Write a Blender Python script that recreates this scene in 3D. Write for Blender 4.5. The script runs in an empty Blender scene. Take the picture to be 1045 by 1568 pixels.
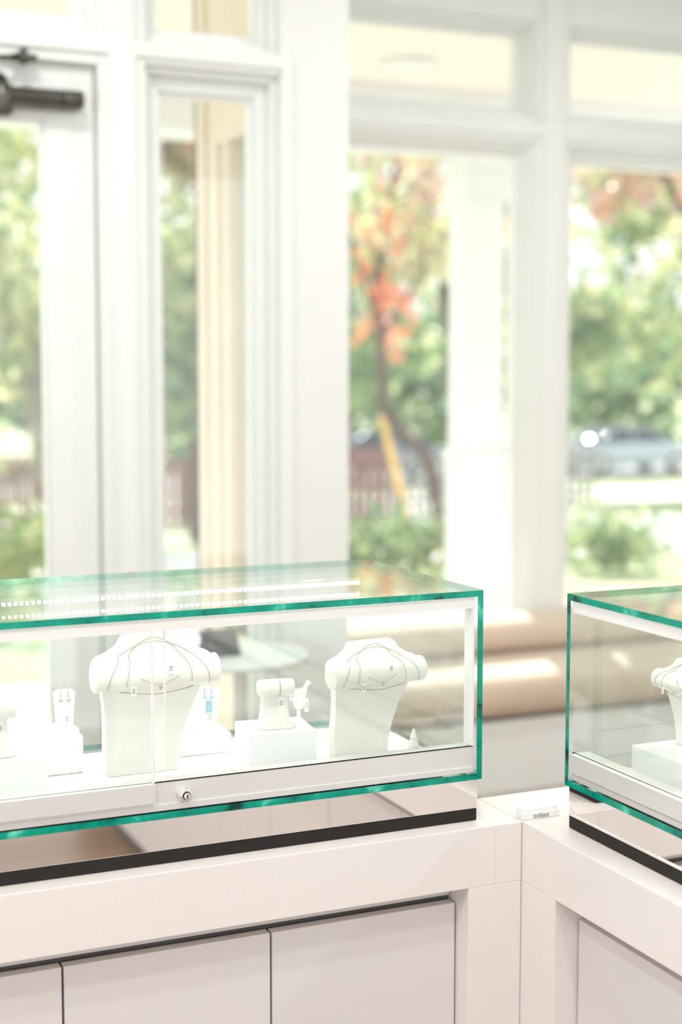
import bpy, bmesh, math, random
import numpy as np
from mathutils import Vector, Matrix
random.seed(4); rng=np.random.default_rng(7)
S=bpy.context.scene; COL=S.collection
S.view_settings.view_transform='Standard'

# ------------------------------------------------------------ materials
def mat(name, col=(.8,.8,.8), rough=.5, metal=0., var=0., scale=8., bump=0., spec=.5, sheen=0, coat=0, col2=None, detail=3, emit=None):
    m=bpy.data.materials.new(name); m.use_nodes=True; nt=m.node_tree; b=nt.nodes['Principled BSDF']
    b.inputs['Roughness'].default_value=rough; b.inputs['Metallic'].default_value=metal
    b.inputs['Specular IOR Level'].default_value=spec
    if coat: b.inputs['Coat Weight'].default_value=coat
    if sheen: b.inputs['Sheen Weight'].default_value=sheen
    tc=nt.nodes.new('ShaderNodeTexCoord'); no=nt.nodes.new('ShaderNodeTexNoise')
    no.inputs['Scale'].default_value=scale; no.inputs['Detail'].default_value=detail
    nt.links.new(tc.outputs['Object'],no.inputs['Vector'])
    r=nt.nodes.new('ShaderNodeValToRGB')
    c2=col2 if col2 else tuple(max(0,c*(1-var)) for c in col)
    r.color_ramp.elements[0].position=.35; r.color_ramp.elements[1].position=.65
    r.color_ramp.elements[0].color=(*c2,1); r.color_ramp.elements[1].color=(*col,1)
    nt.links.new(no.outputs['Fac'],r.inputs['Fac']); nt.links.new(r.outputs['Color'],b.inputs['Base Color'])
    if bump:
        bp=nt.nodes.new('ShaderNodeBump'); bp.inputs['Strength'].default_value=bump; bp.inputs['Distance'].default_value=.003
        nt.links.new(no.outputs['Fac'],bp.inputs['Height']); nt.links.new(bp.outputs[0],b.inputs['Normal'])
    if emit:
        b.inputs['Emission Color'].default_value=(*emit[0],1); b.inputs['Emission Strength'].default_value=emit[1]
    return m

def glass_mat(name,tint=(.97,.99,.98),f0=.045):
    m=bpy.data.materials.new(name); m.use_nodes=True; nt=m.node_tree; nt.nodes.clear()
    N=nt.nodes.new; L=nt.links.new
    lw=N('ShaderNodeLayerWeight'); lw.inputs['Blend'].default_value=.5
    p=N('ShaderNodeMath'); p.operation='POWER'; p.inputs[1].default_value=5; L(lw.outputs['Facing'],p.inputs[0])
    ma=N('ShaderNodeMath'); ma.operation='MULTIPLY_ADD'; ma.inputs[1].default_value=1-f0; ma.inputs[2].default_value=f0; L(p.outputs[0],ma.inputs[0])
    t=N('ShaderNodeBsdfTransparent'); t.inputs[0].default_value=(*tint,1)
    g=N('ShaderNodeBsdfGlossy'); g.inputs['Roughness'].default_value=0.0; g.inputs[0].default_value=(1,1,1,1)
    mx=N('ShaderNodeMixShader'); L(ma.outputs[0],mx.inputs[0]); L(t.outputs[0],mx.inputs[1]); L(g.outputs[0],mx.inputs[2])
    o=N('ShaderNodeOutputMaterial'); L(mx.outputs[0],o.inputs[0]); return m

def leaf_mat(name,c1,c2,scale=1.2):
    m=bpy.data.materials.new(name); m.use_nodes=True; nt=m.node_tree; nt.nodes.clear(); N=nt.nodes.new; L=nt.links.new
    tc=N('ShaderNodeTexCoord'); no=N('ShaderNodeTexNoise'); no.inputs['Scale'].default_value=scale; no.inputs['Detail'].default_value=4
    L(tc.outputs['Object'],no.inputs['Vector']); r=N('ShaderNodeValToRGB')
    r.color_ramp.elements[0].position=.4; r.color_ramp.elements[1].position=.6
    r.color_ramp.elements[0].color=(*c1,1); r.color_ramp.elements[1].color=(*c2,1); L(no.outputs['Fac'],r.inputs['Fac'])
    d=N('ShaderNodeBsdfDiffuse'); t=N('ShaderNodeBsdfTranslucent'); L(r.outputs[0],d.inputs[0]); L(r.outputs[0],t.inputs[0])
    mx=N('ShaderNodeMixShader'); mx.inputs[0].default_value=.55; L(d.outputs[0],mx.inputs[1]); L(t.outputs[0],mx.inputs[2])
    g=N('ShaderNodeBsdfGlossy'); g.inputs['Roughness'].default_value=.3; m2=N('ShaderNodeMixShader'); m2.inputs[0].default_value=.06
    L(mx.outputs[0],m2.inputs[1]); L(g.outputs[0],m2.inputs[2])
    o=N('ShaderNodeOutputMaterial'); L(m2.outputs[0],o.inputs[0]); return m

M_white=mat('white_paint',(.86,.885,.872),.45,var=.02,scale=3)
M_trim=mat('white_trim_paint',(.875,.905,.89),.35,var=.015,scale=3)
M_porch=mat('porch_white_paint',(.80,.815,.80),.5,var=.03,scale=3)
M_lam=mat('white_laminate',(.86,.81,.785),.28,var=.015,scale=2)
M_lamdoor=mat('white_door_laminate',(.78,.74,.72),.3,var=.015,scale=2)
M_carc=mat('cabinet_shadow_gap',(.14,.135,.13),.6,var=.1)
M_dark=mat('black_plinth',(.018,.015,.013),.6,var=.2,spec=.3)
M_chrome=mat('polished_steel',(.93,.905,.88),.02,metal=1,var=.02,scale=2)
M_alu=mat('silver_aluminium',(.80,.80,.79),.35,metal=.5,var=.02)
M_rail=mat('white_aluminium',(.85,.84,.82),.35,metal=.0,var=.02)
M_glass=glass_mat('clear_glass'); M_case=glass_mat('case_glass',(.968,.989,.981),.05)
M_wglass=glass_mat('window_glass',(.98,.99,.985),.075)
M_leather=mat('cream_leatherette',(.89,.865,.805),.45,var=.03,scale=40,bump=.12)
M_wbox=mat('white_riser_board',(.89,.89,.885),.4,var=.01)
M_gold=mat('gold_chain',(.62,.49,.32),.4,metal=.7,var=.1)
M_silver=mat('silver_chain',(.50,.50,.49),.35,metal=.7,var=.1)
M_tag=mat('paper_tag',(.90,.90,.89),.6,var=.03)
M_ink=mat('tag_ink',(.2,.2,.22),.6)
M_blue=mat('pale_blue_gem',(.35,.68,.80),.1,var=.3,scale=60)
M_fabric=mat('tan_linen',(.70,.57,.455),.85,var=.10,scale=90,bump=.4,sheen=.3)
M_bronze=mat('dark_bronze',(.12,.115,.105),.35,metal=.8,var=.2)
M_beige=mat('beige_exterior_paint',(.87,.77,.64),.55,var=.05,scale=4)
M_black=mat('black_leather',(.03,.035,.04),.4,var=.3)

def edge_mat():
    m=bpy.data.materials.new('green_glass_edge'); m.use_nodes=True; nt=m.node_tree; b=nt.nodes['Principled BSDF']; N=nt.nodes.new; L=nt.links.new
    tc=N('ShaderNodeTexCoord')
    n2=N('ShaderNodeTexNoise'); n2.inputs['Scale'].default_value=13; n2.inputs['Detail'].default_value=5; n2.inputs['Roughness'].default_value=.65
    L(tc.outputs['Object'],n2.inputs['Vector'])
    r=N('ShaderNodeValToRGB'); e=r.color_ramp.elements; e[0].position=.38; e[0].color=(.0,.045,.035,1); e[1].position=.70; e[1].color=(.20,.76,.55,1)
    k=r.color_ramp.elements.new(.44); k.color=(.0,.24,.17,1); k=r.color_ramp.elements.new(.58); k.color=(.0,.36,.25,1)
    L(n2.outputs['Fac'],r.inputs[0]); L(r.outputs[0],b.inputs['Base Color'])
    b.inputs['Roughness'].default_value=.12; b.inputs['Specular IOR Level'].default_value=.3
    return m
M_edge=edge_mat()

# ------------------------------------------------------------ mesh builder
class MB:
    def __init__(s): s.bm=bmesh.new(); s.mats=[]
    def mi(s,m):
        if m not in s.mats: s.mats.append(m)
        return s.mats.index(m)
    def box(s,x0,x1,y0,y1,z0,z1,m,M=None):
        x0,x1=min(x0,x1),max(x0,x1)
        vs=[s.bm.verts.new((x,y,z)) for z in (z0,z1) for y in (y0,y1) for x in (x0,x1)]
        if M is not None:
            for v in vs: v.co=M@v.co
        fs=[(0,2,3,1),(4,5,7,6),(0,1,5,4),(2,6,7,3),(0,4,6,2),(1,3,7,5)]
        i=s.mi(m); out=[]
        for f in fs:
            F=s.bm.faces.new([vs[k] for k in f]); F.material_index=i; out.append(F)
        return out
    def slab(s,x0,x1,y0,y1,z0,z1,mface,medge,frontonly=False):
        fs=s.box(x0,x1,y0,y1,z0,z1,mface)
        d=(x1-x0,y1-y0,z1-z0); ax=d.index(min(d)); i=s.mi(medge)
        axes=[2,2,1,1,0,0]
        for k,f in enumerate(fs):
            if axes[k]!=ax and (not frontonly or k==2): f.material_index=i
    def cyl(s,p0,p1,r,m,n=24,r2=None,caps=True):
        p0,p1=Vector(p0),Vector(p1); d=(p1-p0).normalized(); a=d.orthogonal().normalized(); b=d.cross(a); r2=r if r2 is None else r2
        A=[];B=[]
        for k in range(n):
            t=2*math.pi*k/n; o=a*math.cos(t)+b*math.sin(t); A.append(s.bm.verts.new(p0+o*r)); B.append(s.bm.verts.new(p1+o*r2))
        i=s.mi(m)
        for k in range(n):
            f=s.bm.faces.new((A[k],A[(k+1)%n],B[(k+1)%n],B[k])); f.material_index=i; f.smooth=True
        if caps:
            f=s.bm.faces.new(A[::-1]); f.material_index=i
            f=s.bm.faces.new(B); f.material_index=i
    def lathe(s,prof,c,m,n=32,axis='z'):
        c=Vector(c); i=s.mi(m); rings=[]
        for r,h in prof:
            ring=[]
            for k in range(n):
                t=2*math.pi*k/n
                o={'z':Vector((r*math.cos(t),r*math.sin(t),h)),'x':Vector((h,r*math.cos(t),r*math.sin(t))),'y':Vector((r*math.cos(t),h,r*math.sin(t)))}[axis]
                ring.append(s.bm.verts.new(c+o))
            rings.append(ring)
        for a,b in zip(rings,rings[1:]):
            for k in range(n):
                f=s.bm.faces.new((a[k],a[(k+1)%n],b[(k+1)%n],b[k])); f.material_index=i; f.smooth=True
        for rg in (rings[0][::-1],rings[-1]):
            f=s.bm.faces.new(rg); f.material_index=i
    def prism(s,pts,y0,y1,m,plane='xz',smooth=False):
        i=s.mi(m)
        def V(a,b,h): return {'xz':(a,h,b),'yz':(h,a,b),'xy':(a,b,h)}[plane]
        A=[s.bm.verts.new(V(a,b,y0)) for a,b in pts]; B=[s.bm.verts.new(V(a,b,y1)) for a,b in pts]; n=len(pts)
        for k in range(n):
            f=s.bm.faces.new((A[k],A[(k+1)%n],B[(k+1)%n],B[k])); f.material_index=i; f.smooth=smooth
        for q in (A[::-1],B):
            f=s.bm.faces.new(q); f.material_index=i
    def loft(s,secs,m,close=True,smooth=True):
        i=s.mi(m); R=[[s.bm.verts.new(p) for p in sec] for sec in secs]; n=len(R[0])
        for a,b in zip(R,R[1:]):
            for k in range(n):
                f=s.bm.faces.new((a[k],a[(k+1)%n],b[(k+1)%n],b[k])); f.material_index=i; f.smooth=smooth
        if close:
            f=s.bm.faces.new(R[0][::-1]); f.material_index=i
            f=s.bm.faces.new(R[-1]); f.material_index=i
    def tube(s,pts,r,m,n=6):
        for a,b in zip(pts,pts[1:]): s.cyl(a,b,r,m,n=n,caps=True)
    def done(s,name,parent=None,bevel=0,seg=2,loc=(0,0,0),rot=0,subsurf=0):
        bmesh.ops.recalc_face_normals(s.bm,faces=s.bm.faces)
        me=bpy.data.meshes.new(name); s.bm.to_mesh(me); s.bm.free()
        for m in s.mats: me.materials.append(m)
        o=bpy.data.objects.new(name,me); COL.objects.link(o); o.location=loc; o.rotation_euler=(0,0,rot)
        if parent: o.parent=parent
        if bevel:
            b=o.modifiers.new('bevel','BEVEL'); b.width=bevel; b.segments=seg; b.limit_method='ANGLE'; b.angle_limit=math.radians(40)
        return o
def empty(name,loc=(0,0,0)):
    e=bpy.data.objects.new(name,None); COL.objects.link(e); e.location=loc; e.empty_display_size=.1; return e
def par(o,e):
    o.parent=e; o.matrix_parent_inverse=Matrix.Translation(-e.location); return o

# ------------------------------------------------------------ room shell
def wood_floor():
    m=bpy.data.materials.new('wood_floor'); m.use_nodes=True; nt=m.node_tree; b=nt.nodes['Principled BSDF']; N=nt.nodes.new; L=nt.links.new
    tc=N('ShaderNodeTexCoord'); br=N('ShaderNodeTexBrick'); br.inputs['Scale'].default_value=1; br.inputs['Brick Width'].default_value=1.4; br.inputs['Row Height'].default_value=.13
    br.inputs['Mortar Size'].default_value=.003; br.inputs['Color1'].default_value=(.38,.25,.16,1); br.inputs['Color2'].default_value=(.30,.19,.12,1); br.inputs['Mortar'].default_value=(.08,.05,.03,1)
    L(tc.outputs['Object'],br.inputs['Vector']); L(br.outputs[0],b.inputs['Base Color']); b.inputs['Roughness'].default_value=.35; return m
q=MB(); q.box(-3,4.5,-3,4.35,-.1,0,wood_floor()); q.box(1.75,4.5,4.35,5.1,-.1,0,wood_floor()); q.done('floor')
q=MB(); q.box(-3,4.5,-3,4.35,3.1,3.2,M_white); q.box(1.72,4.5,4.35,5.1,3.1,3.2,M_white); q.done('ceiling')

def window(name,x0,x1,z0,z1,y,rec=.06,sash=.07,stepw=.02):
    q=MB()
    def frame(a0,a1,b0,b1,w,ya,yb,m):
        q.box(a0,a0+w,ya,yb,b0,b1,m); q.box(a1-w,a1,ya,yb,b0,b1,m)
        q.box(a0+w,a1-w,ya,yb,b1-w,b1,m); q.box(a0+w,a1-w,ya,yb,b0,b0+w,m)
    frame(x0,x1,z0,z1,stepw,y+rec*.45,y+.14,M_trim)
    frame(x0+stepw,x1-stepw,z0+stepw,z1-stepw,sash-stepw-.012,y+rec,y+.13,M_trim)
    k=sash-.012
    frame(x0+k,x1-k,z0+k,z1-k,.012,y+rec+.015,y+.12,M_trim)
    o=q.done(name,bevel=.003)
    g=MB(); g.box(x0+sash-.004,x1-sash+.004,y+rec+.03,y+rec+.036,z0+sash-.004,z1-sash+.004,M_wglass); g.done('pane',parent=o)
    return o

# --- entrance wall (inner face y=4.2)
Y=4.2
q=MB(); q.box(-3,.02,Y,Y+.15,0,3.1,M_white); q.done('wall_front_left')
q=MB()
q.box(1.106,1.245,Y,Y+.15,0,3.1,M_trim)
q.box(1.245,1.667,Y,Y+.15,2.399,2.46,M_trim)
q.box(1.245,1.667,Y,Y+.15,2.98,3.1,M_trim)
q.box(1.245,1.667,Y,Y+.15,0,.18,M_trim)
q.box(1.667,1.893,Y,Y+.15,0,3.1,M_white)
q.box(1.135,1.215,Y-.018,Y,0,3.1,M_trim)
q.box(1.15,1.20,Y-.026,Y-.018,0,3.1,M_trim)
q.box(1.11,1.69,Y-.014,Y,2.415,2.455,M_trim)
q.box(1.667,1.70,Y-.016,Y,0,2.44,M_trim)
q.done('wall_front',bevel=.003)
q=MB(); q.box(.02,1.106,Y,Y+.15,2.385,2.475,M_trim); q.box(.02,1.106,Y,Y+.15,2.98,3.1,M_trim); q.box(.02,1.11,Y-.014,Y,2.415,2.455,M_trim); q.done('trim_1',bevel=.003)
window('window_1',1.245,1.667,.18,2.399,Y,rec=.07,sash=.072)
window('window_2',1.245,1.667,2.46,2.98,Y,rec=.07,sash=.06)
window('window_3',.02,1.106,2.475,2.98,Y,rec=.07,sash=.06)
q=MB()
q.box(.10,.27,Y+.035,Y+.085,.01,2.375,M_trim); q.box(.955,1.10,Y+.035,Y+.085,.01,2.375,M_trim)
q.box(.27,.955,Y+.035,Y+.085,2.225,2.375,M_trim); q.box(.27,.955,Y+.035,Y+.085,.01,.28,M_trim)
q.box(.025,.10,Y+.01,Y+.14,0.001,2.384,M_trim)
for (a,b,c,d) in [(.27,.28,.28,2.225),(.945,.955,.28,2.225),(.28,.945,.28,.29),(.28,.945,2.215,2.225)]:
    q.box(a,b,Y+.045,Y+.08,c,d,M_trim)
d=q.done('door_1',bevel=.003)
g=MB(); g.box(.275,.95,Y+.058,Y+.064,.285,2.22,M_wglass); g.done('pane',parent=d)
q=MB(); q.cyl((.24,Y-.055,1.0),(.24,Y-.055,1.35),.013,M_bronze); q.cyl((.24,Y-.055,1.03),(.24,Y+.035,1.03),.008,M_bronze); q.cyl((.24,Y-.055,1.32),(.24,Y+.035,1.32),.008,M_bronze); q.done('pull_handle',parent=d)
e=empty('door_closer',(.8,4.15,2.28)); 
q=MB(); q.box(.70,1.052,Y-.02,Y+.034,2.250,2.302,M_bronze); q.cyl((1.0,Y-.02,2.276),(1.056,Y-.02,2.276),.025,M_bronze); q.cyl((.70,Y-.02,2.276),(1.0,Y-.02,2.276),.023,M_bronze); par(q.done('body',bevel=.006),e)
q=MB(); q.lathe([(.0,-.05),(.02,-.05),(.03,-.04),(.03,.03),(.018,.04),(.012,.06)],(.825,Y-.03,2.265),M_bronze); par(q.done('spindle'),e)
q=MB(); q.cyl((.825,Y-.03,2.325),(.62,Y-.09,2.34),.008,M_bronze); q.cyl((.62,Y-.09,2.345),(.90,Y-.02,2.383),.007,M_bronze); q.box(.86,.925,Y-.03,Y-.001,2.372,2.39,M_bronze); q.cyl((.885,Y-.04,2.36),(.885,Y-.04,2.40),.012,M_bronze); par(q.done('arm'),e)

# --- bay return : inner side white, outer side beige
q=MB()
q.box(1.74,1.893,4.35,5.10,0,.55,M_white); q.box(1.74,1.893,4.35,5.10,2.40,3.1,M_white)
q.box(1.74,1.893,4.35,4.42,.55,2.4,M_white); q.box(1.74,1.893,4.98,5.10,.55,2.4,M_trim)
q.box(1.715,1.74,4.35,5.115,0,.6,M_beige); q.box(1.715,1.74,4.35,5.115,2.30,3.0,M_beige)
q.box(1.715,1.74,4.93,5.115,.6,2.3,M_beige); q.box(1.70,1.715,5.03,5.125,0,3.0,M_beige); q.box(1.715,1.74,4.82,4.87,.6,2.3,M_beige)
q.box(1.70,1.893,5.10,5.125,0,3.0,M_beige)
q.box(1.76,1.80,4.92,4.98,.55,2.4,M_beige); q.box(1.76,1.80,4.42,4.47,.55,2.4,M_beige)
q.box(1.785,1.79,4.42,4.98,.55,2.40,M_wglass)
q.done('wall_bay_side',bevel=.002)

# --- bay window wall (inner face y=4.95)
Y2=4.95
q=MB()
q.box(1.893,4.5,Y2,Y2+.15,0,.50,M_white)
q.box(3.02,3.165,Y2,Y2+.15,.50,3.1,M_trim)
q.box(1.893,3.02,Y2,Y2+.15,2.392,2.475,M_trim); q.box(3.165,4.32,Y2,Y2+.15,2.392,2.475,M_trim)
q.box(1.893,3.02,Y2,Y2+.15,2.845,3.1,M_trim); q.box(3.165,4.32,Y2,Y2+.15,2.845,3.1,M_trim)
q.box(4.32,4.5,Y2,Y2+.15,.50,3.1,M_trim)
q.box(3.05,3.135,Y2-.016,Y2,.53,3.1,M_trim)
q.box(1.893,4.35,Y2-.014,Y2,2.415,2.455,M_trim)
q.box(1.893,4.35,Y2-.05,Y2+.03,.485,.515,M_trim)
q.done('wall_bay',bevel=.003)
window('window_4',1.893,3.02,.515,2.392,Y2,rec=.05,sash=.052)
window('window_5',3.165,4.32,.515,2.392,Y2,rec=.05,sash=.062)
window('window_6',1.893,3.02,2.475,2.845,Y2,rec=.05,sash=.052)
window('window_7',3.165,4.32,2.475,2.845,Y2,rec=.05,sash=.048)
q=MB(); q.box(4.35,4.5,-3,4.95,0,3.1,M_white); q.done('wall_right')

# --- window bench
e=empty('window_bench',(3.1,4.6,0))
q=MB(); q.box(1.95,4.3,4.36,4.93,0,.05,M_trim); q.box(1.93,4.32,4.34,4.94,.05,.305,M_trim); par(q.done('base',bevel=.004),e)
def cushion(x0,x1,y0,y1,z0,z1,p,nm):
    secs=[]; n=36; N=48
    for i in range(N+1):
        t=i/N; x=x0+(x1-x0)*t
        ed=min(t,1-t)*(x1-x0); s=1-.12*max(0,1-ed/.05)**2
        pts=[]
        for k in range(n):
            a=2*math.pi*k/n; ca,sa=math.cos(a),math.sin(a)
            c=math.copysign(abs(ca)**(2/p),ca); d=math.copysign(abs(sa)**(2/p),sa)
            wob=1+.012*math.sin(7*x+3*a)+.006*math.sin(17*x)
            pts.append(((x),(y0+y1)/2+(y1-y0)/2*c*s*wob,(z0+z1)/2+(z1-z0)/2*d*s))
        secs.append(pts)
    q=MB(); q.loft(secs,M_fabric); return q.done(nm)
par(cushion(1.95,4.30,4.30,4.93,.305,.475,4.,'seat_cushion'),e)
par(cushion(1.95,4.30,4.62,4.90,.468,.60,2.6,'back_cushion'),e)

# side table with a dark handbag by the sidelight
q=MB(); q.lathe([(.17,0),(.17,.012),(.03,.02),(.022,.06),(.022,.66),(.05,.69),(.19,.70),(.19,.718)],(0,0,0),M_trim,n=48); q.done('side_table',loc=(1.40,3.85,.001))
q=MB(); q.loft([[((.062-.012*t)*math.copysign(abs(math.cos(a))**.6,math.cos(a)),(.035-.015*t)*math.copysign(abs(math.sin(a))**.6,math.sin(a)),.07*t) for a in [2*math.pi*k/24 for k in range(24)]] for t in (0,.1,.4,.8,1)],M_black)
q.tube([(.032*math.cos(a),0,.068+.04*math.sin(a)) for a in [math.pi*k/12 for k in range(13)]],.004,M_black,n=8); q.done('handbag',loc=(1.335,3.85,.7195))

# ------------------------------------------------------------ counter
e=empty('display_counter',(0.6,2.2,0))
q=MB()
q.box(-1.4,1.13,1.946,2.45,.705,.80,M_lam); q.box(1.13,1.1765,1.946,2.086,.705,.80,M_lam)
q.box(-1.4,1.13,2.012,2.45,.0,.705,M_carc); 
q.box(1.082,1.1765,1.946,2.086,0,.705,M_lam); q.box(-1.4,1.13,2.44,2.455,0,.80,M_lam)
par(q.done('left_run',bevel=.0012),e)
q=MB()
q.box(1.1775,1.70,-1.2,2.086,.705,.80,M_lam); q.box(1.243,1.70,-1.2,1.848,0,.705,M_carc)
q.box(1.1775,1.70,1.848,2.086,0,.705,M_lam); q.box(1.69,1.705,-1.2,2.086,0,.80,M_lam)
par(q.done('right_run',bevel=.0012),e)
q=MB(); xs=[1.079,.7655,.4505,.135,-.18,-.495,-.81,-1.125]
for a,b in zip(xs,xs[1:]): q.box(b+.0035,a,1.985,2.004,.06,.670,M_lamdoor)
q.box(-1.4,1.08,2.0055,2.0115,.676,.705,M_lamdoor); q.box(-1.4,1.08,2.004,2.012,0,.06,M_lam)
par(q.done('left_doors',bevel=.001),e)
q=MB(); ys=[1.844,1.50,1.15,.80,.45,.10,-.25,-.6]
for a,b in zip(ys,ys[1:]): q.box(1.2185,1.2375,b+.0035,a,.06,.670,M_lamdoor)
q.box(1.2375,1.2425,-1.2,1.848,.676,.705,M_lamdoor)
par(q.done('right_doors',bevel=.001),e)

# ------------------------------------------------------------ display cases
def led_mat():
    m=bpy.data.materials.new('led_dots'); m.use_nodes=True; b=m.node_tree.nodes['Principled BSDF']
    b.inputs['Emission Color'].default_value=(1,.99,.97,1); b.inputs['Emission Strength'].default_value=9; return m
M_led=led_mat()
def case(name,L,origin,rot,plx=.006,led_off=.087):
    e=empty(name,origin); e.rotation_euler=(0,0,rot); D=.424; T=.010
    q=MB()
    q.slab(-L,0,0,D,.29,.30,M_case,M_edge); q.slab(-L,0,0,D,0,.01,M_case,M_edge)
    q.slab(-T,0,0.0,D,.0101,.2899,M_case,M_edge,True); q.slab(-L,-L+T,0,D,.0101,.2899,M_case,M_edge,True)
    q.slab(-L+T,-T,D-T,D-.001,.0101,.2899,M_case,M_case)
    q.done('glass_box',parent=e)
    q=MB()
    q.box(-L+.012,-.013,.003,.03,.272,.2885,M_rail)
    q.box(-L+.012,-.013,.006,.034,.0115,.052,M_alu)
    q.box(-L+.012,-.013,.0035,.006,.0115,.020,M_alu)
    q.box(-L+.012,-.013,.0055,.008,.0522,.0536,M_dark)
    q.box(-.0165,-.013,.004,.03,.0537,.272,M_rail)
    q.done('track',parent=e)
    s=-.533
    q=MB(); q.slab(-L+.02,s,.001,.0055,.05,.272,M_case,M_glass); q.box(-L+.02,s,-.003,.0058,.025,.0535,M_alu); q.box(s-.003,s,.0,.0058,.054,.272,M_rail)
    q.done('sliding_door_1',parent=e,bevel=.0006)
    q=MB(); q.slab(s+.02,-.018,.012,.0165,.0537,.273,M_case,M_glass); q.box(s+.02,s+.021,.0118,.0167,.054,.272,M_rail); q.done('sliding_door_2',parent=e)
    q=MB(); q.lathe([(.0105,0),(.0105,-.006),(.009,-.012),(.0075,-.013)],(-.488,.006,.032),M_chrome,axis='y'); q.lathe([(.0062,-.0128),(.0062,-.014)],(-.488,.006,.032),M_dark,axis='y'); q.lathe([(.005,-.012),(.005,-.016),(.004,-.017)],(-.488,.006,.032),M_chrome,axis='y')
    q.box(-.4888,-.4872,-.0115,-.0105,.029,.035,M_dark); q.done('lock',parent=e)
    q=MB(); q.box(-L+.02,-.03,.036,.33,.0105,.020,M_wbox); q.done('deck',parent=e,bevel=.001)
    q=MB(); q.box(-L+.02,-led_off,.270,.282,.2845,.2895,M_alu)
    x=-L+.03
    while x<-led_off-.005:
        q.box(x,x+.0045,.2695,.275,.2795,.2847,M_led); x+=.0092
    q.done('led_strip',parent=e)
    q=MB(); q.box(-L+plx,-plx,.004,D-.03,-.047,-.0005,M_chrome); q.box(-L+plx,-plx,.005,D-.031,-.067+.0005,-.047,M_dark); q.done('plinth',parent=e,bevel=.0008)
    ld=bpy.data.lights.new('led_light','AREA'); ld.shape='RECTANGLE'; ld.size=L-.15; ld.size_y=.01; ld.energy=1.9; ld.color=(1,.985,.96)
    lo=bpy.data.objects.new('led_light',ld); COL.objects.link(lo); lo.parent=e; lo.location=(-L/2-.03,.262,.277)
    ld=bpy.data.lights.new('led_light_front','AREA'); ld.shape='RECTANGLE'; ld.size=L-.15; ld.size_y=.01; ld.energy=.38; ld.color=(1,.985,.96)
    lo=bpy.data.objects.new('led_light_front',ld); COL.objects.link(lo); lo.parent=e; lo.location=(-L/2-.03,.038,.281); lo.rotation_euler=(math.radians(25),0,0)
    return e
case('display_case',1.55,(1.1205,1.976,.8675),0)
case('display_case',1.5,(1.222,.395,.8675),-math.pi/2)

# ------------------------------------------------------------ jewellery displays
ZD=.8875+.0003
def tag(q,x,y,z,w=.007,h=.013,M=None):
    q.box(x-w/2,x+w/2,y-.0003,y+.0003,z-h,z,M_tag,M); 
    for k in range(3): q.box(x-w*.3,x+w*.3,y-.0005,y-.0003,z-h*.35-k*h*.18,z-h*.28-k*h*.18,M_ink,M)
    q.cyl((x,y,z),(x+.002,y+.003,z+.012),.0002,M_tag,n=4)
def bust(loc,rot=0,s=1.0):
    q=MB(); RZ=.164; RR=.0235
    def rect(z,xl,xr,yc,d): return [(xl,yc-d,z),(xr,yc-d,z),(xr,yc+d,z),(xl,yc+d,z)]
    q.loft([rect(*a) for a in [(0,-.068,.046,.030,.013),(.03,-.070,.048,.028,.012),(.06,-.071,.053,.023,.011),(.09,-.073,.060,.015,.010),(.115,-.076,.068,.008,.010),(.137,-.080,.076,.001,.010),(.155,-.084,.084,-.005,.010)]],M_leather,smooth=True)
    def yz(z): return -.005+.009*(z-.15)/.07
    pts=[(-.093,.150),(-.0935,.180),(-.088,.1885),(-.070,.1955),(-.054,.2055),(-.047,.2165),(-.042,.2205),(.042,.2205),(.047,.2165),(.054,.2055),(.070,.1955),(.088,.1885),(.0935,.180),(.093,.150)]
    i=q.mi(M_leather); A=[q.bm.verts.new((a,yz(b)-.010,b)) for a,b in pts]; B=[q.bm.verts.new((a,yz(b)+.010,b)) for a,b in pts]; n=len(pts)
    for k in range(n): f=q.bm.faces.new((A[k],A[(k+1)%n],B[(k+1)%n],B[k])); f.material_index=i
    q.bm.faces.new(A[::-1]).material_index=i; q.bm.faces.new(B).material_index=i
    q.lathe([(.004,-.0975),(.0215,-.0975),(RR,-.0960),(RR,-.04),(RR,0),(RR,.04),(RR,.0960),(.0215,.0975),(.004,.0975)],(0,-.020,RZ),M_leather,axis='x',n=44)
    q.lathe([(.0150,.0974),(.0150,.0984),(.0135,.0984)],(0,-.020,RZ),M_wbox,axis='x',n=28)
    o=q.done('necklace_bust',loc=loc,rot=rot,bevel=.0022,seg=3); o.scale=(s,s,s)
    q=MB()
    for off,mm in ((0,M_gold),(.012,M_silver)):
        pts=[]
        for k in range(49):
            t=-1+2*k/48; x=(.046+off*2.2)*math.sin(t*math.pi/2)*1.1; z=.2165-.066*abs(t)**1.7-off*.5
            zr=z-RZ
            if abs(zr)<RR: y=-.020-math.sqrt(max(0,(RR+.0006)**2-zr*zr)); y=max(y,-.0165-.034*abs(t)**.8) if zr>0 else y
            else: y=yz(z)-.0108
            pts.append((x,y-.0006,z))
        q.tube(pts,.00048,mm,n=6)
    q.tube([(-.03+.06*i/12,-.0444+.0008*abs(i-6)/6,.162-.012*math.sin(math.pi*i/12)) for i in range(13)],.00045,M_gold,n=5)
    q.lathe([(.0005,-.004),(.003,0),(.0005,.004)],(0,-.0452,.1465),M_silver,n=10)
    q.tube([(-.058+.116*i/20,-.034+.008*abs(i-10)/10,.1405-.006*math.cos((i-10)/10*1.5)) for i in range(21)],.0008,M_gold,n=5)
    tag(q,.016,-.0465,.182,.008,.016); tag(q,-.042,-.0465,.152,.008,.016)
    q.done('necklaces',parent=o); return o
bust((.632,2.135,ZD)); bust((.986,2.10,ZD),.08,.86); bust((1.355,1.765,ZD+.0503),-math.pi/2,.62)
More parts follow.
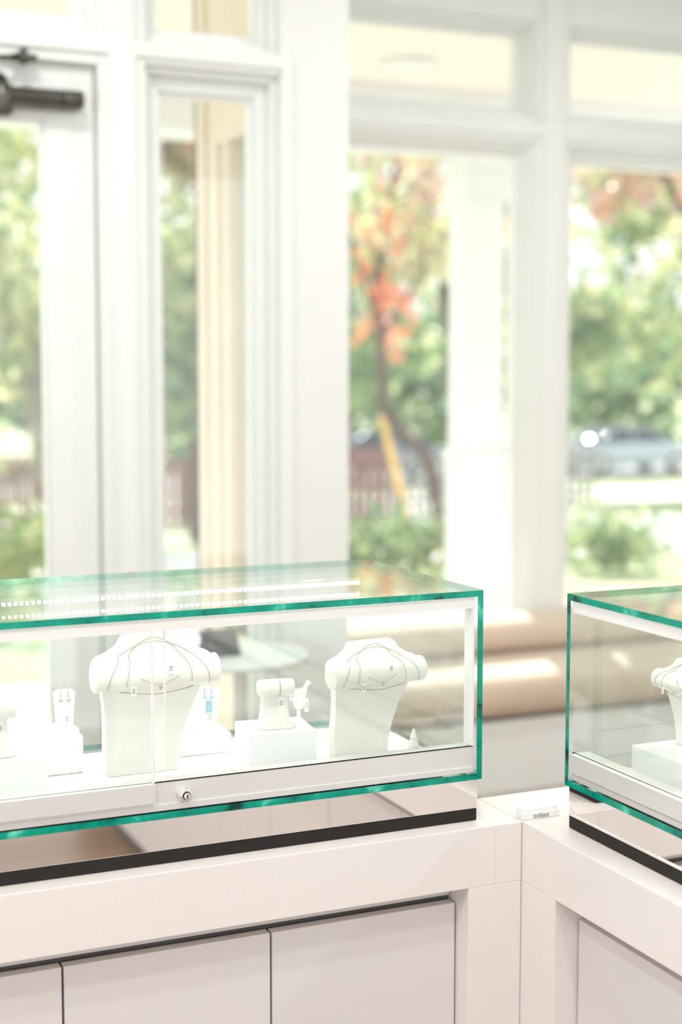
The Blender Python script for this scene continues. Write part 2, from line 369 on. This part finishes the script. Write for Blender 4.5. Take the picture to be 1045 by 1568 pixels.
def riser(x,y,w,d,h,rot=0,name='display_riser'):
    q=MB(); q.box(-w/2,w/2,-d/2,d/2,0,h,M_wbox); return q.done(name,loc=(x,y,ZD),rot=rot,bevel=.0012)
riser(.822,2.105,.108,.095,.066,-.12); riser(.745,2.255,.090,.07,.032); riser(.385,2.118,.14,.10,.064); riser(.486,2.245,.105,.10,.058); 
riser(1.36,1.50,.09,.1,.05); riser(1.36,1.765,.12,.13,.05)
def bracelet_stand(x,y,z,rot=0,s=1):
    q=MB()
    q.lathe([(.003,-.0265),(.0105,-.0262),(.012,-.023),(.0122,0),(.012,.023),(.0105,.0262),(.003,.0265)],(0,-.004,.058),M_leather,axis='x')
    secs=[]
    for zz,w,yc,d in [(0,.028,.0,.022),(.004,.028,0,.022),(.0045,.024,.004,.014),(.02,.021,.006,.009),(.04,.019,.006,.007),(.056,.021,.003,.007),(.064,.024,0,.006)]:
        pts=[]
        for k in range(28):
            a=2*math.pi*k/28; ca,sa=math.cos(a),math.sin(a)
            pts.append((w*math.copysign(abs(ca)**.5,ca),yc+d*math.copysign(abs(sa)**.5,sa),zz))
        secs.append(pts)
    q.loft(secs,M_leather)
    q.tube([(.004,-.004-.0126*math.sin(a),.058+.0126*math.cos(a)) for a in [i*math.pi/8 for i in range(-8,9)]],.0006,M_silver,n=5)
    tag(q,.004,-.0185,.045,.008,.014)
    o=q.done('bracelet_stand',loc=(x,y,z),rot=rot); o.scale=(s,s,s)
bracelet_stand(.820,2.10,ZD+.0662,-.1,1.08); bracelet_stand(.386,2.11,ZD+.0642,.05,1.15)
def earring_stand(x,y,z,h=.062,w=.034,rot=0,blue=False):
    q=MB(); q.box(-w/2-.003,w/2+.003,-.014,.014,0,.004,M_wbox)
    q.prism([(-w*.36,.004),(w*.36,.004),(w*.5,h),(w*.3,h+.004),(-w*.3,h+.004),(-w*.5,h)],-.003,.003,M_leather)
    q.cyl((-.006,-.0035,h-.008),(-.006,-.0035,h+.010),.0005,M_silver,n=6); q.cyl((.006,-.0035,h-.008),(.006,-.0035,h+.012),.0005,M_silver,n=6)
    q.lathe([(.0005,-.004),(.0035,0),(.0005,.004)],(-.006,-.005,h-.012),M_blue if blue else M_silver,n=10); q.lathe([(.0005,-.004),(.0035,0),(.0005,.004)],(.006,-.005,h-.012),M_blue if blue else M_silver,n=10)
    if blue: q.box(-.004,.006,-.006,-.0034,h*.45,h*.72,M_blue)
    tag(q,.003,-.0045,h*.45,.008,.016)
    q.done('earring_stand',loc=(x,y,z),rot=rot)
earring_stand(.519,2.235,ZD+.0582); earring_stand(.758,2.245,ZD+.0322,h=.07,w=.042,blue=True); 
earring_stand(1.34,1.51,ZD+.0502,rot=-1.2)
def ring_cone(x,y,z,h=.036,r=.011):
    q=MB(); q.lathe([(r,0),(r,.002),(r*.25,h*.93),(r*.12,h)],(0,0,0),M_leather,n=24)
    q.lathe([(r*.62,h*.44),(r*.68,h*.47),(r*.60,h*.5)],(0,0,0),M_silver,n=24); q.done('ring_cone',loc=(x,y,z))
ring_cone(.719,2.24,ZD+.0322); ring_cone(1.05,2.22,ZD); ring_cone(1.078,2.13,ZD,.03,.009)
q=MB(); q.lathe([(.014,0),(.014,.003),(.003,.006),(.0025,.075)],(0,0,0),M_leather,n=20)
q.tube([(-.018,0,.098),(-.012,0,.09),(0,0,.075),(.012,0,.092),(.017,0,.1)],.0035,M_leather,n=10)
q.prism([(-.012,.088),(.012,.09),(.005,.06),(-.005,.06)],-.004,.004,M_leather); tag(q,-.013,-.006,.088); tag(q,.010,-.006,.075,.006,.02)
q.done('jewelry_tree_stand',loc=(.901,2.20,ZD)).scale=(1.1,1.1,1.1)

e=empty('business_card_holder',(1.215,1.965,.80))
q=MB(); q.box(1.180,1.246,1.952,1.972,.8003,.8165,M_tag); q.box(1.178,1.248,1.949,1.9519,.8003,.811,M_wbox); par(q.done('card_stack',bevel=.0006),e)
tx=bpy.data.curves.new('lettering','FONT'); tx.body='brilliant'; tx.size=.0095; tx.align_x='CENTER'; tx.extrude=.0001; tx.materials.append(M_ink)
to=bpy.data.objects.new('lettering',tx); COL.objects.link(to); to.location=(1.214,1.9484,.8022); to.rotation_euler=(math.pi/2,0,0); par(to,e)

# ------------------------------------------------------------ exterior
def gz(y): return -.4 if y<10 else (-1.6 if y>36 else -.4-1.2*(y-10)/26)
def planks():
    m=bpy.data.materials.new('porch_boards'); m.use_nodes=True; nt=m.node_tree; b=nt.nodes['Principled BSDF']; N=nt.nodes.new; L=nt.links.new
    tc=N('ShaderNodeTexCoord'); w=N('ShaderNodeTexWave'); w.bands_direction='Y'; w.inputs['Scale'].default_value=2.2; w.wave_profile='SAW'
    L(tc.outputs['Object'],w.inputs[0]); r=N('ShaderNodeValToRGB'); r.color_ramp.elements[0].color=(.58,.51,.44,1); r.color_ramp.elements[1].position=.06; r.color_ramp.elements[1].color=(.83,.78,.72,1)
    L(w.outputs['Fac'],r.inputs[0]); L(r.outputs[0],b.inputs['Base Color']); b.inputs['Roughness'].default_value=.6; return m
e=empty('porch',(2,6,0))
q=MB(); q.box(-4,9,5.13,7.05,3.0,3.06,planks()); q.box(-4,1.69,4.36,5.13,3.0,3.06,planks()); par(q.done('porch_ceiling'),e)
q=MB(); q.box(-4,9,7.05,7.35,2.70,3.06,M_porch); q.box(-4,9,7.0,7.05,2.95,3.0,M_porch); par(q.done('beam',bevel=.005),e)
M_conc=mat('pale_concrete',(.68,.66,.62),.8,var=.12,scale=5)
q=MB(); q.box(-4,9,5.13,7.6,-.25,-.12,M_conc); q.box(-4,1.69,4.36,5.13,-.25,-.12,M_conc); q.box(-4,9,7.45,7.6,-.4,-.25,M_conc); par(q.done('porch_slab'),e)
q=MB(); q.lathe([(.13,0),(.13,-.02),(.10,-.035),(.02,-.04)],(3.22,6.45,3.0),M_porch); par(q.done('ceiling_light'),e)
def column(x,y=7.2):
    q=MB(); w=.112; z0=-.119; M_=M_porch
    q.box(x-w,x+w,y-w,y+w,z0,2.49,M_)
    q.box(x-w-.02,x+w+.02,y-w-.02,y+w+.02,1.02,1.07,M_); q.box(x-w-.010,x+w+.010,y-w-.010,y+w+.010,z0,1.02,M_)
    q.box(x-w-.012,x+w+.012,y-w-.012,y+w+.012,2.43,2.47,M_); q.box(x-w-.022,x+w+.022,y-w-.022,y+w+.022,2.47,2.60,M_); q.box(x-w-.04,x+w+.04,y-w-.04,y+w+.04,2.60,2.699,M_)
    q.done('porch_column',bevel=.006)
column(4.018); column(.2); column(8.0)
M_grass=mat('grass',(.28,.38,.16),.9,scale=1.5,col2=(.50,.52,.32),detail=6)
M_road=mat('asphalt',(.50,.50,.50),.9,var=.15,scale=3); M_walk=mat('sidewalk',(.88,.86,.83),.8,var=.08,scale=2)
def strip(q,x0,x1,ys,m,dz=0,th=.2):
    pts=[(y,gz(y)+dz) for y in ys]; pts+= [(y,gz(y)+dz-th) for y in ys[::-1]]
    q.prism(pts,x0,x1,m,plane='yz')
q=MB(); strip(q,-60,120,[7.62,10,36,160],M_grass); q.done('lawn')
q=MB(); strip(q,-60,120,[37,46],M_road,.03,.02); q.done('street')
q=MB(); strip(q,-60,120,[14.2,17.6],M_walk,.03,.02); strip(q,-60,120,[25,31],M_walk,.03,.02); strip(q,2.5,4.4,[7.63,10,14.2],M_walk,.03,.02); strip(q,11,15,[17.6,25],M_walk,.03,.02); q.done('sidewalk')

def foliage(name,blobs,n,size,mats,trunk=None,M_bark=None):
    w=np.array([b[6] for b in blobs],float); w/=w.sum()
    idx=rng.choice(len(blobs),n,p=w); B=np.array([b[:6] for b in blobs],float)[idx]
    u=rng.normal(size=(n,3)); u/=np.linalg.norm(u,axis=1)[:,None]; rr=rng.random(n)**(1/2.2)
    c=B[:,:3]+u*rr[:,None]*B[:,3:6]
    K=max(20,n//45); ci=rng.choice(n,K); near=rng.integers(0,K,n); m_=rng.random(n)<.75
    c[m_]=c[ci][near[m_]]+rng.normal(size=(m_.sum(),3))*size*2.0
    idx=np.where(m_,idx[ci][near],idx)
    g=np.array([gz(y) for y in c[:,1]]); c[:,2]=np.maximum(c[:,2],g+size*1.5)
    a=rng.normal(size=(n,3)); a/=np.linalg.norm(a,axis=1)[:,None]; t=rng.normal(size=(n,3)); b=np.cross(a,t); b/=np.linalg.norm(b,axis=1)[:,None]
    s=size*(.6+.8*rng.random(n))[:,None]
    verts=np.stack([c-a*s,c+b*s*.6,c+a*s,c-b*s*.6],1).reshape(-1,3)
    me=bpy.data.meshes.new(name); me.vertices.add(4*n); me.vertices.foreach_set('co',verts.ravel())
    me.loops.add(4*n); me.loops.foreach_set('vertex_index',np.arange(4*n)); me.polygons.add(n); me.polygons.foreach_set('loop_start',np.arange(0,4*n,4)); 
    for m in mats: me.materials.append(m)
    mi=np.array([ (random.choice(blobs[i][7]) if len(blobs[i])>7 else random.randrange(len(mats))) for i in idx])
    me.polygons.foreach_set('material_index',mi); me.update(calc_edges=True); me.validate()
    o=bpy.data.objects.new('leaves' if trunk else name,me); COL.objects.link(o)
    if trunk:
        e=empty(name,(trunk[0][0][0],trunk[0][0][1],trunk[0][0][2])); par(o,e); q=MB()
        for path in trunk:
            for (p,q_) in zip(path,path[1:]): q.cyl(p[:3],q_[:3],p[3],M_bark,n=12,r2=q_[3])
        par(q.done('trunk'),e)
M_bark=mat('bark',(.17,.12,.10),.9,var=.4,scale=12,bump=.5); M_barkl=mat('pale_bark',(.45,.40,.35),.9,var=.4,scale=8)
G1=leaf_mat('leaf_green',(.25,.39,.17),(.47,.58,.28)); G2=leaf_mat('leaf_yellowgreen',(.60,.64,.31),(.80,.78,.47)); G3=leaf_mat('leaf_deep_green',(.12,.25,.14),(.23,.38,.21))
R1=leaf_mat('leaf_maple_red',(.62,.28,.21),(.80,.40,.28)); R2=leaf_mat('leaf_plum',(.48,.34,.31),(.63,.48,.42)); O1=leaf_mat('leaf_orange',(.86,.24,.10),(.88,.40,.20))
foliage('tree',[(4.4,22,4.8,2.2,2.2,2.8,1),(3.8,22,2.2,1.6,1.8,1.2,.35)],1500,.20,[G1,G2,G2],[[(5.2,22,gz(22)+.01,.32),(4.75,22,1.5,.22),(4.2,22,3.6,.15)],[(4.75,22,1.5,.16),(5.6,22,3.6,.1)],[(4.65,22,1.8,.12),(3.4,22.3,4.2,.07)]],M_barkl)
foliage('tree',[(6.6,20,3.2,1.5,1.5,2.0,1,(0,1,2)),(6.5,20,1.5,1.4,1.3,.8,.5,(0,3)),(6.3,19.5,5.2,1.2,1.0,.8,.35,(4,5))],2100,.17,[G1,G1,G2,G3,R2,R1],[[(6.7,20,gz(20)+.01,.2),(6.6,20,3,.1)]],M_bark)
foliage('maple_tree',[(7.7,15.5,4.3,1.1,.9,.7,1,(0,0,3,0,1)),(7.25,15.4,3.0,.4,.5,.45,.40,(2,3,0,3)),(8.0,15.6,3.1,.6,.6,.5,.35,(0,3,3)),(7.5,15.4,2.25,.45,.4,.3,.20,(2,2,1)),(9.0,15.6,3.0,.25,.4,.9,.16,(2,0))],800,.10,[R2,R1,O1,G2],[[(8.3,15.6,gz(15.6)+.035,.09),(8.1,15.6,.45,.08),(7.44,15.5,1.1,.065),(7.33,15.5,2.6,.055),(7.6,15.5,4.0,.035)],[(7.38,15.5,1.9,.04),(8.2,15.4,3.2,.02)],[(7.35,15.5,2.1,.035),(6.9,15.5,3.4,.02)]],M_bark)
foliage('tree',[(13.2,26.5,4.6,3.2,2.2,2.8,1),(12.4,28,2.0,2.6,1.6,1.1,.6,(2,0))],2200,.20,[G1,G2,G3,G2],[[(15,27,gz(27)+.035,.28),(14.2,27,4.5,.15)]],M_bark)
foliage('maple_tree',[(9.9,14.2,4.1,1.1,1.0,.9,1,(0,0,0,2,1)),(10.7,14.3,3.2,.5,.6,.4,.2,(0,2))],560,.12,[R2,R1,G2],[[(12.3,14.4,gz(14.4)+.035,.12),(11.8,14.4,2.2,.09),(10.2,14.2,4.0,.04)]],M_bark)
foliage('tree',[(20,28,4.6,3.8,2.4,3.4,1),(18.5,28,2.2,3.4,1.5,1.1,.35,(0,1,3))],2100,.22,[G1,G2,G2,G3],[[(22.8,28,gz(28)+.035,.3),(21.5,28,4.5,.15)]],M_bark)
foliage('hedge',[(x,50,1.2+1.0*math.sin(x*.7),3.4,1.6,2.2,1,((0,1,2,3) if int(x)%2 else (1,1,0,0))) for x in range(6,46,4)],6000,.36,[G1,G3,G1,G2])
foliage('bush',[(6.7,12.9,-.2,.85,.6,.34,1),(5.8,12.7,-.25,.4,.4,.22,.3)],1000,.06,[G1,G2,G3])
foliage('bush',[(8.6,12.6,-.2,.5,.6,.32,1)],600,.06,[G1,G2,G3])
foliage('bush',[(2.9,13,-.1,.9,.7,.4,1)],900,.06,[G1,G2])
M_fr=mat('weathered_red_wood',(.40,.21,.18),.8,var=.25,scale=6); M_fg=mat('grey_picket_paint',(.48,.46,.45),.8,var=.2)
def fence(x0,x1,y,m,h=1.0,w=.09):
    q=MB(); x=x0; g=gz(y)
    while x<x1: q.box(x,x+w,y,y+.03,g+.01,g+h,m); x+=.19
    q.box(x0,x1,y+.03,y+.07,g+.2,g+.3,m); q.box(x0,x1,y+.03,y+.07,g+h-.25,g+h-.15,m)
    x=x0
    while x<x1: q.box(x-.05,x+.07,y+.03,y+.15,g+.02,g+h+.12,m); x+=2.2
    q.done('picket_fence')
fence(1.0,11.4,23.6,M_fr,1.25,.14); fence(11.6,15.8,23.7,M_fg,1.2)
q=MB(); q.cyl((8.98,17.8,gz(17.8)+.035),(8.50,17.8,.95),.05,mat('yellow_guard_plastic',(.95,.62,.16),.5)); q.cyl((8.50,17.8,.95),(7.7,17.8,3.7),.012,M_bronze,n=8); q.done('utility_guy_wire')
def car(x,y,col,name='car'):
    paint=mat('car_paint',col,.2,coat=1,var=.02); wg=mat('car_window',(.05,.07,.09),.05,var=.1); ty=mat('tyre',(.03,.03,.03),.8)
    e=empty(name,(x,y,gz(y)+.035)); q=MB()
    low=[(-2.2,.35),(-2.25,.62),(-2.15,.86),(-1.6,.95),(-.95,1.0),(1.0,1.0),(1.7,.93),(2.15,.85),(2.28,.6),(2.22,.35)]
    q.prism(low,-.88,.88,paint); o=q.done('body',parent=e,bevel=.08,seg=3)
    q=MB(); top=[(-1.55,.98),(-.75,1.42),(.55,1.45),(1.35,.98)]
    A=[(a,-.80,b) if b<1.2 else (a,-.62,b) for a,b in top]; B=[(a,.80,b) if b<1.2 else (a,.62,b) for a,b in top]
    q.loft([A,B],wg); q.done('cabin_glass',parent=e,bevel=.03)
    q=MB(); q.box(-.78,.58,-.62,.62,1.42,1.47,paint)
    for s in (-1,1):
        for (xa,za,xb,zb) in [(-1.5,1.0,-.76,1.43),(1.32,1.0,.56,1.45),(-.15,1.0,-.1,1.44)]: q.cyl((xa,s*.805,za),(xb,s*.63,zb),.03,paint,n=8)
    q.done('roof',parent=e,bevel=.02)
    q=MB()
    for wx in (-1.4,1.4):
        for s in (-1,1): q.lathe([(.12,-.11),(.3,-.11),(.33,-.06),(.33,.06),(.3,.11),(.12,.11)],(wx,s*.8,.33),ty,axis='y'); q.lathe([(.19,-.115),(.05,-.12),(.05,.12),(.19,.115)],(wx,s*.8,.33),M_chrome,axis='y')
    q.done('wheels',parent=e)
    q=MB(); q.box(2.2,2.28,-.7,-.4,.62,.75,M_silver); q.box(2.2,2.28,.4,.7,.62,.75,M_silver); q.box(-2.27,-2.2,-.75,-.45,.68,.82,R1); q.done('lamps',parent=e)
car(18.4,38.5,(.08,.14,.28)); car(26.8,38.5,(.50,.58,.68))

# ------------------------------------------------------------ light
w=bpy.data.worlds.new('sky'); S.world=w; w.use_nodes=True; nt=w.node_tree; bg=nt.nodes['Background']
tc=nt.nodes.new('ShaderNodeTexCoord'); sp=nt.nodes.new('ShaderNodeSeparateXYZ'); r=nt.nodes.new('ShaderNodeValToRGB')
nt.links.new(tc.outputs['Generated'],sp.inputs[0]); nt.links.new(sp.outputs['Z'],r.inputs[0])
r.color_ramp.elements[0].color=(1,.99,.98,1); r.color_ramp.elements[1].color=(.84,.92,1,1); r.color_ramp.elements[1].position=.7
nt.links.new(r.outputs[0],bg.inputs[0]); bg.inputs[1].default_value=1.62
sl=bpy.data.lights.new('sun','SUN'); sl.energy=8.5; sl.angle=.01; sl.color=(1,.95,.88); so=bpy.data.objects.new('sun',sl); COL.objects.link(so)
so.rotation_euler=Vector((.22,.80,.54)).to_track_quat('Z','Y').to_euler()
for i,(x,y,en) in enumerate([(.6,1.0,16),(2.6,1.6,20),(.6,3.2,13),(2.8,3.4,15),(-.6,.6,24)]):  # unseen ceiling lights added as room fill; the last brightens right-run cabinet fronts
    q=MB(); q.lathe([(.11,0),(.11,-.012),(.09,-.012),(.085,-.004)],(0,0,0),M_trim); o=q.done('added_downlight',loc=(x,y,3.099))
    l=bpy.data.lights.new('fill_lamp','AREA'); l.shape='DISK'; l.size=.17; l.energy=en; l.color=(1,.98,.95); lo=bpy.data.objects.new('fill_lamp',l); COL.objects.link(lo); lo.parent=o; lo.location=(0,0,-.02)

# ------------------------------------------------------------ camera
cd=bpy.data.cameras.new('camera'); cam=bpy.data.objects.new('camera',cd); COL.objects.link(cam)
cam.location=(0,0,1.5); cam.rotation_euler=(math.radians(90-5.32),0,math.radians(-23.95))
cd.sensor_fit='VERTICAL'; cd.sensor_height=36; cd.lens=2246/1568*36; cd.clip_start=.05; cd.clip_end=500
cd.dof.use_dof=True; cd.dof.focus_distance=2.2; cd.dof.aperture_fstop=2.1
S.camera=cam
